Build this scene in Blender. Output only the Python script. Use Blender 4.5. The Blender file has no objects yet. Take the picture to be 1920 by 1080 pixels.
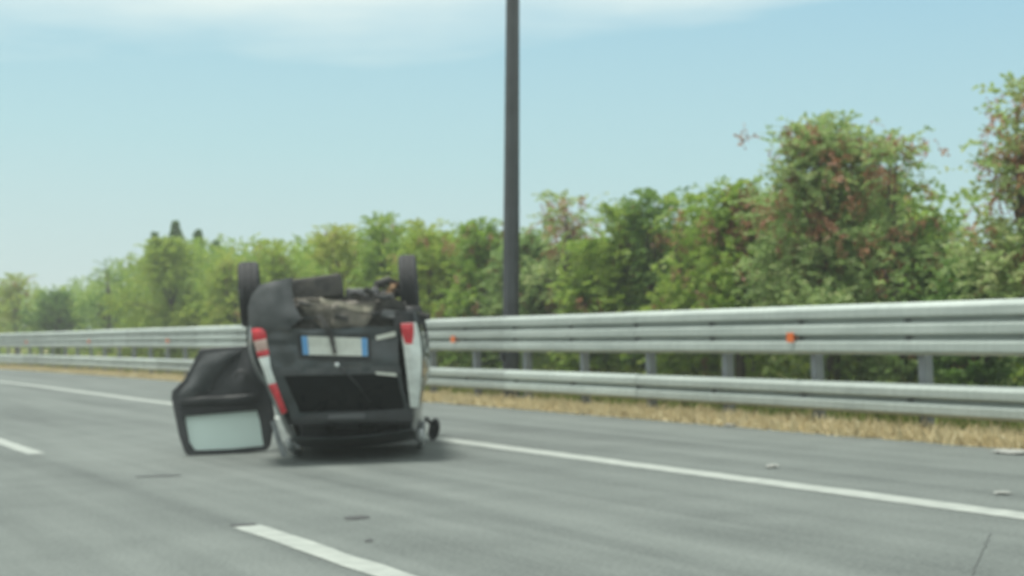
import bpy, bmesh, math, random
import numpy as np
from mathutils import Vector, Matrix, noise as mnoise

C = bpy.context.scene.collection
sc = bpy.context.scene
R = math.radians
random.seed(7)

# ------------------------------------------------------------------ camera
F_PX, CAM_H = 3245.0, 1.247            # focal length in pixels of a 1920 wide frame, lens height over the road
YAW, PITCH, ROLL = .4331, .0169, -.0326
_f = Vector((math.sin(YAW)*math.cos(PITCH), math.cos(YAW)*math.cos(PITCH), math.sin(PITCH)))
_r0 = Vector((math.cos(YAW), -math.sin(YAW), 0)); _u0 = _r0.cross(_f)
_r = math.cos(ROLL)*_r0 + math.sin(ROLL)*_u0
_u = math.cos(ROLL)*_u0 - math.sin(ROLL)*_r0
CAM = Vector((0, 0, CAM_H))
cam_d = bpy.data.cameras.new('camera'); cam = bpy.data.objects.new('camera', cam_d); C.objects.link(cam)
m = Matrix.Identity(4)
for i in range(3):
    m[i][0], m[i][1], m[i][2], m[i][3] = _r[i], _u[i], -_f[i], CAM[i]
cam.matrix_world = m
cam_d.sensor_width = 36; cam_d.lens = F_PX/1920*36
cam_d.clip_start = .05; cam_d.clip_end = 3000
cam_d.dof.use_dof = True                # the phone focused on the dirty windscreen, so the road is soft
cam_d.dof.focus_distance = 2.6
cam_d.dof.aperture_fstop = 60.8e-3/8.2e-3
sc.camera = cam
sc.render.resolution_x, sc.render.resolution_y = 1024, 576

# ------------------------------------------------------------------ sky, sun, exposure
SUN = Vector((-.16, .08, .98)).normalized()
w = bpy.data.worlds.new('World'); sc.world = w; w.use_nodes = True
nt = w.node_tree; N = nt.nodes; LK = nt.links
N.clear()
out = N.new('ShaderNodeOutputWorld'); bg = N.new('ShaderNodeBackground'); LK.new(bg.outputs[0], out.inputs[0])
sky = N.new('ShaderNodeTexSky'); sky.sky_type = 'NISHITA'; sky.sun_disc = False
sky.sun_elevation = math.asin(SUN.z); sky.sun_rotation = math.atan2(SUN.x, SUN.y)
sky.air_density = 1.4; sky.dust_density = 3.0; sky.ozone_density = 1.0
tc = N.new('ShaderNodeTexCoord'); sep = N.new('ShaderNodeSeparateXYZ'); LK.new(tc.outputs['Generated'], sep.inputs[0])
def ramp(nodes, pts):
    r = nodes.new('ShaderNodeValToRGB'); e = r.color_ramp.elements
    while len(e) < len(pts): e.new(.5)
    for k, (p, c) in enumerate(pts):
        e[k].position = p; e[k].color = (*c, 1) if len(c) == 3 else c
    return r
# hazy summer sky: pale near the horizon, clearer blue higher up
gr = ramp(N, [(0, (.60,.79,.81)), (.09, (.45,.73,.79)), (.22, (.31,.60,.76)), (.6, (.33,.56,.70)), (1, (.30,.52,.68))])
# paler toward the sun's side (left), clearer away from it
_sx = N.new('ShaderNodeMath'); _sx.operation = 'MULTIPLY_ADD'; LK.new(sep.outputs['X'], _sx.inputs[0]); _sx.inputs[1].default_value = .11; _sx.inputs[2].default_value = -.044
_sz = N.new('ShaderNodeMath'); _sz.operation = 'ADD'; LK.new(sep.outputs['Z'], _sz.inputs[0]); LK.new(_sx.outputs[0], _sz.inputs[1]); LK.new(_sz.outputs[0], gr.inputs[0])
mxs = N.new('ShaderNodeMix'); mxs.data_type = 'RGBA'; mxs.inputs[0].default_value = .8
scl = N.new('ShaderNodeVectorMath'); scl.operation = 'SCALE'; scl.inputs['Scale'].default_value = 8.9
LK.new(gr.outputs[0], scl.inputs[0])
LK.new(sky.outputs[0], mxs.inputs[6]); LK.new(scl.outputs[0], mxs.inputs[7])
# thin streaky cloud that starts about eleven degrees up and goes on overhead
mp = N.new('ShaderNodeMapping'); mp.inputs['Scale'].default_value = (1.6, 1.6, 9)
LK.new(tc.outputs['Generated'], mp.inputs[0])
cn = N.new('ShaderNodeTexNoise'); cn.inputs['Scale'].default_value = 1.7; cn.inputs['Detail'].default_value = 5
LK.new(mp.outputs[0], cn.inputs[0])
def mth(nodes, links, op, a, b=None, clamp=False):
    n = nodes.new('ShaderNodeMath'); n.operation = op; n.use_clamp = clamp
    for i, v in enumerate((a, b)):
        if v is None: continue
        if isinstance(v, (int, float)): n.inputs[i].default_value = v
        else: links.new(v, n.inputs[i])
    return n.outputs[0]
el = mth(N, LK, 'MULTIPLY', mth(N, LK, 'SUBTRACT', sep.outputs['Z'], .168), 16)
el = mth(N, LK, 'ADD', el, mth(N, LK, 'MULTIPLY', mth(N, LK, 'SUBTRACT', cn.outputs[0], .5), 3.2))
el = mth(N, LK, 'SUBTRACT', el, mth(N, LK, 'MULTIPLY', mth(N, LK, 'SUBTRACT', sep.outputs['X'], .46), 1.9))
elc = mth(N, LK, 'MULTIPLY', mth(N, LK, 'MINIMUM', mth(N, LK, 'MAXIMUM', el, 0), 1), .8)
mxc = N.new('ShaderNodeMix'); mxc.data_type = 'RGBA'; LK.new(elc, mxc.inputs[0])
LK.new(mxs.outputs[2], mxc.inputs[6]); mxc.inputs[7].default_value = (8.0, 8.6, 8.0, 1)
LK.new(mxc.outputs[2], bg.inputs[0]); bg.inputs[1].default_value = .1
sun_d = bpy.data.lights.new('sun', 'SUN'); sun = bpy.data.objects.new('sun', sun_d); C.objects.link(sun)
sun_d.energy = 3.7; sun_d.angle = R(12); sun_d.color = (1, .98, .90)
sun.rotation_euler = SUN.to_track_quat('Z', 'Y').to_euler()
sc.view_settings.view_transform = 'Standard'; sc.view_settings.look = 'None'
sc.view_settings.exposure = 0.27; sc.view_settings.gamma = 1; sc.view_settings.use_curve_mapping = False

# ------------------------------------------------------------------ helpers
def ray(px, py):
    return (_f + _r*((px-960)/F_PX) - _u*((py-540)/F_PX)).normalized()
def on_ground(px, py, z=0.0):
    d = ray(px, py); t = (z-CAM_H)/d.z
    return CAM + d*t
CURV, S0 = .0021, 39.0
def off(s): return -.5*CURV*max(0, s-S0)**2
def at_lateral(px, py, d):
    v = ray(px, py); t = d/v.x
    for _ in range(12):
        p = CAM + v*t; t = (d+off(p.y))/v.x
    return CAM + v*t
def fwd_of(p): return (Vector(p)-CAM).dot(_f)

MATS = {}
def mat(name, col, rough=.6, metal=0, noise=0, nscale=8, bump=0, bscale=60, coat=0, spec=.5, stretch=None, col2=None):
    if name in MATS: return MATS[name]
    M = bpy.data.materials.new(name); M.use_nodes = True
    t = M.node_tree; n = t.nodes; l = t.links; b = n['Principled BSDF']
    b.inputs['Base Color'].default_value = (*col, 1); b.inputs['Roughness'].default_value = rough
    b.inputs['Metallic'].default_value = metal; b.inputs['Coat Weight'].default_value = coat
    b.inputs['Specular IOR Level'].default_value = spec
    co = n.new('ShaderNodeTexCoord')
    if noise:
        nz = n.new('ShaderNodeTexNoise'); nz.inputs['Scale'].default_value = nscale; nz.inputs['Detail'].default_value = 6
        if stretch:
            mpn = n.new('ShaderNodeMapping'); mpn.inputs['Scale'].default_value = stretch
            l.new(co.outputs['Object'], mpn.inputs[0]); l.new(mpn.outputs[0], nz.inputs[0])
        else: l.new(co.outputs['Object'], nz.inputs[0])
        c2 = col2 or tuple(min(1, c*(1+noise)) for c in col); c1 = col if col2 else tuple(c*(1-noise) for c in col)
        rp = ramp(n, [(.3, c1), (.7, c2)]); l.new(nz.outputs[0], rp.inputs[0]); l.new(rp.outputs[0], b.inputs['Base Color'])
        rr = n.new('ShaderNodeMapRange'); rr.inputs[3].default_value = max(.05, rough-.12); rr.inputs[4].default_value = min(1, rough+.12)
        l.new(nz.outputs[0], rr.inputs[0]); l.new(rr.outputs[0], b.inputs['Roughness'])
    if bump:
        bz = n.new('ShaderNodeTexNoise'); bz.inputs['Scale'].default_value = bscale; bz.inputs['Detail'].default_value = 4
        l.new(co.outputs['Object'], bz.inputs[0])
        bp = n.new('ShaderNodeBump'); bp.inputs['Strength'].default_value = bump; bp.inputs['Distance'].default_value = .02
        l.new(bz.outputs[0], bp.inputs['Height']); l.new(bp.outputs[0], b.inputs['Normal'])
    MATS[name] = M
    return M

def props(o, label=None, cat=None, group=None, kind=None):
    if label: o['label'] = label
    if cat: o['category'] = cat
    if group: o['group'] = group
    if kind: o['kind'] = kind
    return o
def link_mesh(name, me, mats, parent=None, smooth=False):
    o = bpy.data.objects.new(name, me); C.objects.link(o)
    for mm in (mats if isinstance(mats, (list, tuple)) else [mats]): me.materials.append(mm)
    if smooth: me.polygons.foreach_set('use_smooth', [True]*len(me.polygons))
    if parent: o.parent = parent
    return o
def obj(name, bm, mats, parent=None, smooth=False, keep=False):
    me = bpy.data.meshes.new(name)
    bmesh.ops.recalc_face_normals(bm, faces=bm.faces[:]) if not keep else None
    bm.to_mesh(me); bm.free()
    return link_mesh(name, me, mats, parent, smooth)
def pyobj(name, v, f, mats, parent=None, smooth=False):
    me = bpy.data.meshes.new(name); me.from_pydata([tuple(x) for x in v], [], f); me.update()
    return link_mesh(name, me, mats, parent, smooth)
def quads_obj(name, V, mats, parent=None, idx=None, k=4):
    """V: (n*k,3) array, every k vertices one face"""
    me = bpy.data.meshes.new(name); n = len(V)//k
    me.vertices.add(len(V)); me.vertices.foreach_set('co', V.astype(np.float32).ravel())
    me.loops.add(n*k); me.loops.foreach_set('vertex_index', np.arange(n*k, dtype=np.int32))
    me.polygons.add(n); me.polygons.foreach_set('loop_start', np.arange(0, n*k, k, dtype=np.int32))
    o = link_mesh(name, me, mats, parent)
    if idx is not None: me.polygons.foreach_set('material_index', idx.astype(np.int32))
    me.update(calc_edges=True)
    return o
def empty(name, loc=(0,0,0), **kw):
    o = bpy.data.objects.new(name, None); o.location = loc; C.objects.link(o); o.empty_display_size = .2
    return props(o, **kw)
def add_box(bm, c, s, rot=None, bevel=0):
    mm = Matrix.Translation(c) @ (rot.to_4x4() if rot else Matrix.Identity(4)) @ Matrix.Diagonal((*s, 1))
    r = bmesh.ops.create_cube(bm, size=1, matrix=mm)
    if bevel:
        es = list({e for v in r['verts'] for e in v.link_edges})
        bmesh.ops.bevel(bm, geom=es, offset=bevel, segments=3, profile=.6, affect='EDGES')
def add_tube(bm, pts, rad, seg=10, cap=True):
    pts = [Vector(p) for p in pts]; rads = rad if isinstance(rad, (list, tuple)) else [rad]*len(pts)
    rings = []; nrm = None
    for i, p in enumerate(pts):
        t = (pts[min(i+1, len(pts)-1)] - pts[max(i-1, 0)]).normalized()
        if nrm is None: nrm = t.orthogonal().normalized()
        nrm = (nrm - t*nrm.dot(t)).normalized(); bn = t.cross(nrm)
        rings.append([bm.verts.new(p + (nrm*math.cos(a)+bn*math.sin(a))*rads[i]) for a in [2*math.pi*k/seg for k in range(seg)]])
    for a, b in zip(rings, rings[1:]):
        for k in range(seg): bm.faces.new((a[k], a[(k+1)%seg], b[(k+1)%seg], b[k]))
    if cap: bm.faces.new(rings[0][::-1]); bm.faces.new(rings[-1])
def add_lathe(bm, prof, M, seg=32):
    """prof: list of (radius, axial); axis = local X of M"""
    rings = []
    for r, a in prof:
        rings.append([bm.verts.new(M @ Vector((a, r*math.cos(t), r*math.sin(t)))) for t in [2*math.pi*k/seg for k in range(seg)]])
    for A, B in zip(rings, rings[1:]):
        for k in range(seg): bm.faces.new((A[k], A[(k+1)%seg], B[(k+1)%seg], B[k]))
    bm.faces.new(rings[0]); bm.faces.new(rings[-1][::-1])

# ------------------------------------------------------------------ materials
def asphalt():
    M = bpy.data.materials.new('asphalt'); M.use_nodes = True
    t = M.node_tree; n = t.nodes; l = t.links; b = n['Principled BSDF']
    co = n.new('ShaderNodeTexCoord')
    fine = n.new('ShaderNodeTexNoise'); fine.inputs['Scale'].default_value = 38; fine.inputs['Detail'].default_value = 3
    big = n.new('ShaderNodeTexNoise'); big.inputs['Scale'].default_value = 1.3; big.inputs['Detail'].default_value = 6
    mp = n.new('ShaderNodeMapping'); mp.inputs['Scale'].default_value = (2.6, .09, 1)
    st = n.new('ShaderNodeTexNoise'); st.inputs['Scale'].default_value = 1.0; st.inputs['Detail'].default_value = 5
    l.new(co.outputs['Object'], fine.inputs[0]); l.new(co.outputs['Object'], big.inputs[0])
    l.new(co.outputs['Object'], mp.inputs[0]); l.new(mp.outputs[0], st.inputs[0])
    a = mth(n, l, 'ADD', mth(n, l, 'MULTIPLY', fine.outputs[0], .75), mth(n, l, 'MULTIPLY', big.outputs[0], .35))
    a = mth(n, l, 'ADD', a, mth(n, l, 'MULTIPLY', st.outputs[0], .85))
    a = mth(n, l, 'SUBTRACT', a, .50)
    rp = ramp(n, [(.22, (.058,.069,.065)), (.45, (.103,.120,.112)), (.78, (.160,.181,.169))])
    l.new(a, rp.inputs[0]); l.new(rp.outputs[0], b.inputs['Base Color'])
    b.inputs['Roughness'].default_value = .82
    bp = n.new('ShaderNodeBump'); bp.inputs['Strength'].default_value = .5; bp.inputs['Distance'].default_value = .01
    l.new(fine.outputs[0], bp.inputs['Height']); l.new(bp.outputs[0], b.inputs['Normal'])
    return M
M_ASPH = asphalt()
M_LINE = mat('worn_road_paint', (.25,.275,.255), .75, noise=.5, nscale=7, col2=(.345,.375,.345), bump=.3, bscale=80)
M_SOIL = mat('dry_soil', (.46,.375,.22), .9, noise=.4, nscale=3, bump=.6, bscale=30)
M_TAR = mat('tar', (.040,.043,.043), .6, noise=.25, nscale=20)
M_GALV = mat('galvanised_steel', (.315,.360,.337), .6, .15, noise=.5, nscale=2.2, stretch=(3,.5,3), col2=(.405,.455,.425), bump=.15, bscale=12)
M_POST = mat('weathered_post_steel', (.24,.26,.275), .55, .3, noise=.2, nscale=6)
M_BOLT = mat('dull_bolt', (.10,.11,.11), .5, .5)
M_ORANGE = mat('orange_reflector', (.75,.16,.03), .35)
M_POLE = mat('dark_painted_pole', (.042,.048,.055), .5, .1, noise=.3, nscale=3, bump=.1, bscale=40)
M_BARK = mat('bark', (.085,.065,.05), .9, noise=.35, nscale=14, bump=.6, bscale=30)

def tone_by_object(M, amt):
    t = M.node_tree; n = t.nodes; l = t.links; b = n['Principled BSDF']; src = b.inputs['Base Color'].links[0].from_socket
    oi = n.new('ShaderNodeObjectInfo'); co = n.new('ShaderNodeTexCoord'); mp = n.new('ShaderNodeMapping'); mp.inputs['Scale'].default_value = (1, 7, .8)
    st = n.new('ShaderNodeTexNoise'); st.inputs['Scale'].default_value = 2.5; st.inputs['Detail'].default_value = 5
    l.new(co.outputs['Object'], mp.inputs[0]); l.new(mp.outputs[0], st.inputs[0])
    v = mth(n, l, 'ADD', mth(n, l, 'MULTIPLY', oi.outputs['Random'], amt), mth(n, l, 'MULTIPLY', st.outputs[0], amt*1.3))
    v = mth(n, l, 'ADD', v, 1-amt*1.15)
    m_ = n.new('ShaderNodeVectorMath'); m_.operation = 'SCALE'; l.new(src, m_.inputs[0]); l.new(v, m_.inputs['Scale']); l.new(m_.outputs[0], b.inputs['Base Color'])
tone_by_object(M_GALV, .28)
def leaf_mat(name, cols, trans=.5):
    M = bpy.data.materials.new(name); M.use_nodes = True
    t = M.node_tree; n = t.nodes; l = t.links; b = n['Principled BSDF']; o = n['Material Output']
    g = n.new('ShaderNodeNewGeometry'); co = n.new('ShaderNodeTexCoord'); oi = n.new('ShaderNodeObjectInfo')
    nz = n.new('ShaderNodeTexNoise'); nz.inputs['Scale'].default_value = 1.1; nz.inputs['Detail'].default_value = 3
    l.new(co.outputs['Object'], nz.inputs[0])
    a = mth(n, l, 'ADD', mth(n, l, 'MULTIPLY', g.outputs['Random Per Island'], .45), mth(n, l, 'MULTIPLY', nz.outputs[0], .75))
    a = mth(n, l, 'ADD', a, mth(n, l, 'MULTIPLY', mth(n, l, 'SUBTRACT', oi.outputs['Random'], .5), .25))
    rp = ramp(n, [(.25 + .6*k/(len(cols)-1), c) for k, c in enumerate(cols)]); l.new(a, rp.inputs[0])
    l.new(rp.outputs[0], b.inputs['Base Color']); b.inputs['Roughness'].default_value = .55
    tr = n.new('ShaderNodeBsdfTranslucent'); l.new(rp.outputs[0], tr.inputs[0])
    mx = n.new('ShaderNodeMixShader'); mx.inputs[0].default_value = trans
    l.new(b.outputs[0], mx.inputs[1]); l.new(tr.outputs[0], mx.inputs[2]); l.new(mx.outputs[0], o.inputs[0])
    return M
LEAF = {
    'green':  leaf_mat('leaf_green',  [(0.122,0.220,0.035), (0.195,0.326,0.050), (0.262,0.397,0.062), (0.341,0.438,0.089)]),
    'yellow': leaf_mat('leaf_yellow_green', [(0.174,0.268,0.035), (0.275,0.391,0.054), (0.355,0.455,0.072), (0.435,0.455,0.113)]),
    'dark':   leaf_mat('leaf_dark',   [(0.087,0.178,0.045), (0.137,0.252,0.057), (0.180,0.300,0.069), (0.231,0.340,0.089)]),
    'dusty':  leaf_mat('leaf_dusty',  [(0.172,0.277,0.096), (0.255,0.378,0.124), (0.328,0.451,0.159), (0.427,0.482,0.220)]),
    'conifer':leaf_mat('conifer_needles', [(.12,.22,.09), (.16,.27,.11), (.20,.31,.13)], .25),
    'seed':   leaf_mat('red_brown_seeds', [(0.242,0.094,0.055), (0.330,0.154,0.083), (0.396,0.220,0.121)], .3),
    'dry':    leaf_mat('dry_grass_blades', [(.56,.46,.26), (.70,.61,.37), (.80,.72,.49)], .35),
    'weed':   leaf_mat('weed_blades', [(.12,.19,.04), (.19,.27,.06), (.30,.32,.10)], .35),
}

# ------------------------------------------------------------------ ground, road, markings
def strip(name, d0, d1, s0, s1, z, m_, ds=1.0, jag0=0, jag1=0, kind='structure', seed=0):
    n = max(2, int((s1-s0)/ds)+1); V = []; Fc = []
    for i in range(n):
        s = s0 + (s1-s0)*i/(n-1)
        j0 = jag0*mnoise.noise(Vector((s*1.7, seed, 0))); j1 = jag1*(mnoise.noise(Vector((s*1.3, seed+9, 0))) + .6*mnoise.noise(Vector((s*5.1, seed+4, 0))))
        V += [(d0+j0+off(s), s, z), (d1+j1+off(s), s, z)]
    for i in range(n-1): Fc.append((2*i, 2*i+1, 2*i+3, 2*i+2))
    return props(pyobj(name, V, Fc, m_), kind=kind)
gm = [(-260,-60), (160,-60), (160,420), (-260,420)]
props(pyobj('ground', [(x, y, -.03) for x, y in gm], [(0,1,2,3)], M_SOIL), kind='structure')
strip('road', -9, 9.93, -12, 170, 0, M_ASPH, .25, 0, .09)
strip('edge_line', 6.854-.075-.04, 6.854+.075+.04, -12, 170, .004, M_LINE, .12, .022, .022, seed=3)
# lane dashes from their measured ends
dash_far = on_ground(465, 987).y; dash_near2 = on_ground(77, 851).y
LEN = 4.5
per = dash_near2 - dash_far + LEN
for k in range(-1, 9):
    e = dash_far + per*k
    strip('lane_dash', 2.993-.09, 2.993+.09, e-LEN, e, .004, M_LINE, .1, .018, .018, seed=20+k)
def blotch(name, px, py, lx, ly, m_, seed, z=.004, rot=0):
    p = on_ground(px, py); V = [(p.x, p.y, z)]; n = 18
    for k in range(n):
        a = 2*math.pi*k/n; r = 1 + .35*mnoise.noise(Vector((math.cos(a)*1.5, math.sin(a)*1.5, seed*3.3)))
        x, y = lx*r*math.cos(a), ly*r*math.sin(a)
        V.append((p.x + x*math.cos(rot)-y*math.sin(rot), p.y + x*math.sin(rot)+y*math.cos(rot), z))
    props(pyobj(name, V, [(0, 1+k, 1+(k+1)%n) for k in range(n)], m_), kind='structure')
blotch('tar_patch', 295, 893, .22, .07, M_TAR, 1, rot=-YAW-.02)
blotch('tar_patch', 455, 984.5, .085, .07, M_TAR, 2, rot=-YAW)
blotch('tar_patch', 670, 971, .09, .10, M_TAR, 3, rot=-YAW)
blotch('tar_patch', 692, 1014, .025, .06, M_TAR, 4, rot=-YAW)
# hairline crack in the near lane
pa, pb = on_ground(1858, 1000), on_ground(1822, 1080)
V = []; n = 14
for i in range(n+1):
    p = pa.lerp(pb, i/n); j = .02*mnoise.noise(Vector((i*.9, 2, 5)))
    V += [(p.x-.003+j, p.y, .004), (p.x+.003+j, p.y, .004)]
props(pyobj('road_crack', V, [(2*i, 2*i+1, 2*i+3, 2*i+2) for i in range(n)], M_TAR), kind='structure')

# ------------------------------------------------------------------ summer haze, with windscreen glare added in: one box of pale air lifts the blacks
bm = bmesh.new(); bmesh.ops.create_cube(bm, size=1, matrix=Matrix.Translation((-50, 180, 4.85)) @ Matrix.Diagonal((424, 484, 12.3, 1)))
hm = bpy.data.materials.new('pale_air'); hm.use_nodes = True; hn = hm.node_tree.nodes
hn.remove(hn['Principled BSDF']); hv = hn.new('ShaderNodeVolumePrincipled')
hv.inputs['Color'].default_value = (.93,1,.97,1); hv.inputs['Density'].default_value = .0020; hv.inputs['Anisotropy'].default_value = .2
hm.node_tree.links.new(hv.outputs[0], hn['Material Output'].inputs['Volume'])
props(obj('haze_and_glare', bm, hm), kind='stuff')

# ------------------------------------------------------------------ grass
def blades(name, n, dfun, s0, s1, hmin, hmax, wid, m_, seed, z=-.02, lean=.6, power=1.6):
    r = np.random.default_rng(seed)
    s = s0 + (s1-s0)*r.random(n)**power
    nt_ = n//9
    ct = r.integers(0, nt_, n)                     # blades gather in tufts
    ts = s0 + (s1-s0)*r.random(nt_)**power; td = dfun(r, nt_)
    s = ts[ct] + r.normal(0, .05, n); d = td[ct] + r.normal(0, .045, n)
    th = hmin + (hmax-hmin)*r.random(nt_)**1.5
    h = th[ct]*(.6+.5*r.random(n)); a = r.random(n)*2*np.pi; ln = r.random(n)*lean
    d = d + np.where(s > S0, -.5*CURV*(s-S0)**2, 0)
    base = np.stack([d, s, np.full(n, z)], 1); side = np.stack([np.cos(a), np.sin(a), 0*a], 1)*(wid*(.6+.8*r.random(n)))[:,None]
    b = a + np.pi/2 + r.normal(0, .5, n)
    tip = base + np.stack([np.cos(b)*np.sin(ln), np.sin(b)*np.sin(ln), np.cos(ln)], 1)*h[:,None]
    mid = base + np.stack([np.cos(b)*np.sin(ln*.5), np.sin(b)*np.sin(ln*.5), np.cos(ln*.5)], 1)*(h*.55)[:,None]
    V = np.stack([base-side, base+side, mid+side*.8, tip, mid-side*.8], 1).reshape(-1, 3)
    return props(quads_obj(name, V, m_, k=5), kind='stuff')
g = blades('dry_grass', 110000, lambda r, n: 9.90 + np.abs(r.normal(0, .42, n)), 6, 85, .05, .21, .008, LEAF['dry'], 1, lean=1.35)
props(g, 'strip of dry straw coloured grass along the asphalt under the guardrail', 'grass')
g = blades('undergrowth', 50000, lambda r, n: 10.75 + 2.6*r.random(n), 6, 90, .15, .55, .012, LEAF['weed'], 2, lean=.8)
props(g, 'green weeds and tall grass growing behind the guardrail', 'undergrowth')

# ------------------------------------------------------------------ guardrail
RAIL_D, ZT, WV3, WV2, GAP = 10.445, 1.2646, .508, .31, .2704
GZ = [ZT, ZT-.506, ZT-.506-GAP, ZT-.506-GAP-.309]
def wave_profile(n, height):
    """(toward the road, height) of an n-wave beam, from its top edge down"""
    per_ = height/n; P = [(.012, 0)]
    for k in range(n):
        z0 = -per_*k
        P += [(.034, z0-.06*per_), (.074, z0-.22*per_), (.085, z0-.30*per_), (.087, z0-.74*per_), (.080, z0-.82*per_), (.030, z0-.93*per_)]
        if k < n-1: P += [(.006, z0-.97*per_), (.006, z0-1.03*per_)]
    P.append((.012, -height)); return P
def beam(name, prof, ztop, s0, s1, proud, parent):
    th = .006; nrm = []
    n = len(prof)
    for i in range(n):
        a, b = prof[max(i-1,0)], prof[min(i+1,n-1)]; t = Vector((b[0]-a[0], b[1]-a[1])).normalized(); nrm.append((t.y*-1, t.x))
    front = [(p[0]+proud, p[1]) for p in prof]; back = [(p[0]+proud-abs(q[0])*th-.001, p[1]-q[1]*th*(1 if q[0]>0 else -1)*0) for p, q in zip(prof, nrm)]
    loop = front + back[::-1]; V = []; Fc = []; ns = max(1, int((s1-s0)/1.8)); L = len(loop)
    for k in range(ns+1):
        s = s0 + (s1-s0)*k/ns
        for o_, z in loop: V.append((RAIL_D - o_ + off(s), s, ztop + z))
    for k in range(ns):
        for i in range(L): Fc.append((k*L+i, k*L+(i+1)%L, (k+1)*L+(i+1)%L, (k+1)*L+i))
    Fc += [tuple(range(L))[::-1], tuple(ns*L+i for i in range(L))]
    me = bpy.data.meshes.new(name); me.from_pydata(V, [], Fc); me.update()
    b = bmesh.new(); b.from_mesh(me); bmesh.ops.recalc_face_normals(b, faces=b.faces[:]); b.to_mesh(me); b.free()
    return link_mesh(name, me, M_GALV, parent)
rail = empty('guardrail', (RAIL_D, 15, 0), label='long grey steel guardrail with three wave upper beam and two wave lower beam', cat='guardrail')
rail_inv = Matrix.Translation((-RAIL_D, -15, 0))
def pin(o):                                    # built in world space: keep it where it stands
    o.matrix_parent_inverse = rail_inv
    return o
POST_PX = [895, 990, 1100, 1217, 1360, 1530, 1735]
ps = [at_lateral(x, 690, RAIL_D+.14).y for x in POST_PX]
SP = (ps[0]-ps[-1])/(len(ps)-1); P0 = ps[-1]
post_s = [P0 + SP*k for k in range(-3, 52)]
p3, p2 = wave_profile(3, .506), wave_profile(2, .309)
seclen = SP*2
for k in range(27):
    s0 = post_s[0] - .25 + seclen*k + .55
    jz = random.uniform(-.005, .005); ja = random.uniform(-.006, .006)
    pin(beam('upper_rail', p3, GZ[0]+jz, s0-.32, s0+seclen, .006*(k % 2), rail))
    pin(beam('lower_rail', p2, GZ[2]-jz, s0-.32, s0+seclen, .006*(k % 2)+ja*.5, rail))
bmp = bmesh.new()                              # sigma post: web and two lips
for c, s in (((.0,0,.5), (.006,.10,1.28)), ((.045,.05,.5), (.09,.006,1.28)), ((.045,-.05,.5), (.09,.006,1.28)), ((.088,.035,.5), (.006,.025,1.28)), ((.088,-.035,.5), (.006,.025,1.28))):
    add_box(bmp, c, s)
post0 = obj('post', bmp, M_POST, rail)
bms = bmesh.new(); add_box(bms, (0,0,0), (.09,.08,.40), bevel=.012); spc0 = obj('spacer', bms, M_POST, rail)
bms = bmesh.new(); add_box(bms, (-.03,0,0), (.10,.08,.22), bevel=.012); spl0 = obj('spacer', bms, M_POST, rail)
bmb = bmesh.new()
for k, s in enumerate(post_s):
    a = post0 if k == 0 else post0.copy(); b = spc0 if k == 0 else spc0.copy(); c = spl0 if k == 0 else spl0.copy()
    if k:
        for q in (a, b, c): C.objects.link(q)
    rr = random.Random(k); x = off(s)
    a.location = (.10+x, s-15, rr.uniform(-.02,.02)); a.rotation_euler = (rr.uniform(-.012,.012), rr.uniform(-.012,.012), rr.uniform(-.06,.06))
    b.location = (.047+x, s-15, GZ[0]-.253); c.location = (.047+x, s-15, GZ[0]-.938)
    for z in (GZ[0]-.169, GZ[0]-.338, GZ[2]-.155):
        add_box(bmb, (x-.050, s-15, z), (.006,.10,.036))
        add_lathe(bmb, [(.004,-.022),(.014,-.018),(.018,-.006),(.018,0)], Matrix.Translation((x-.052, s-15, z)), 8)
props(obj('bolts', bmb, M_BOLT, rail), kind='stuff')
bmr = bmesh.new()
add_box(bmr, (-.02,0,0), (.012,.10,.10), Matrix.Rotation(R(12),3,'Z'), bevel=.004)
add_box(bmr, (.035,0,0), (.12,.02,.03), bevel=.003)
rf0 = obj('reflector', bmr, M_ORANGE, rail)
ra, rb_ = at_lateral(1492, 642, RAIL_D-.05), at_lateral(857, 648, RAIL_D-.05)
dr = rb_.y-ra.y
for k in range(7):
    o = rf0 if k == 0 else rf0.copy()
    if k: C.objects.link(o)
    s = ra.y + dr*k
    o.location = (-.098+off(s), s-15, GZ[0]-.338+.01)

# ------------------------------------------------------------------ lamp post
pb_ = at_lateral(952, 590, 10.95); pb_.z = 0
top_v = None
best = None
for i in range(-60, 61):                       # lean of the post, read off its slope in the photograph
    d = Vector((.001*i*_r0.x*1.0, .001*i*_r0.y, 1)).normalized(); q = pb_ + d*5.5
    v = q-CAM; x = 960 + F_PX*v.dot(_r)/v.dot(_f); y = 540 - F_PX*v.dot(_u)/v.dot(_f)
    e = abs(x - (952 + 10*(595-y)/595))
    if best is None or e < best[0]: best = (e, d)
pd = best[1]
lamp = empty('lamp_post', pb_, label='tall dark grey lamp post standing behind the guardrail', cat='lamp post')
ld = 34/2*fwd_of(pb_)/F_PX; lu = 26.5/2*fwd_of(pb_)/F_PX
bm = bmesh.new(); add_tube(bm, [pd*t for t in (-.1, 2, 4, 6.3, 9)], [ld*1.02, ld*.97, ld*.88, lu, lu*.72], 8)
obj('shaft', bm, M_POLE, lamp)
bm = bmesh.new(); add_box(bm, (0,0,.03), (.42,.42,.05), bevel=.006)
for sx in (-1,1):
    for sy in (-1,1): add_tube(bm, [(sx*.17,sy*.17,.05),(sx*.17,sy*.17,.11)], .018, 6)
obj('base_plate', bm, M_POST, lamp)
bm = bmesh.new(); add_box(bm, Vector((-ld*.97, 0, .75)), (.02,.10,.32), bevel=.006); obj('access_door', bm, M_POLE, lamp)
bm = bmesh.new(); t0 = pd*9; add_tube(bm, [t0-pd*.25, t0+Vector((-.1,0,.15)), t0+Vector((-.9,0,.4)), t0+Vector((-1.6,0,.45))], [.06,.055,.045,.04], 8)
arm = obj('lamp_arm', bm, M_POLE, lamp)
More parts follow.
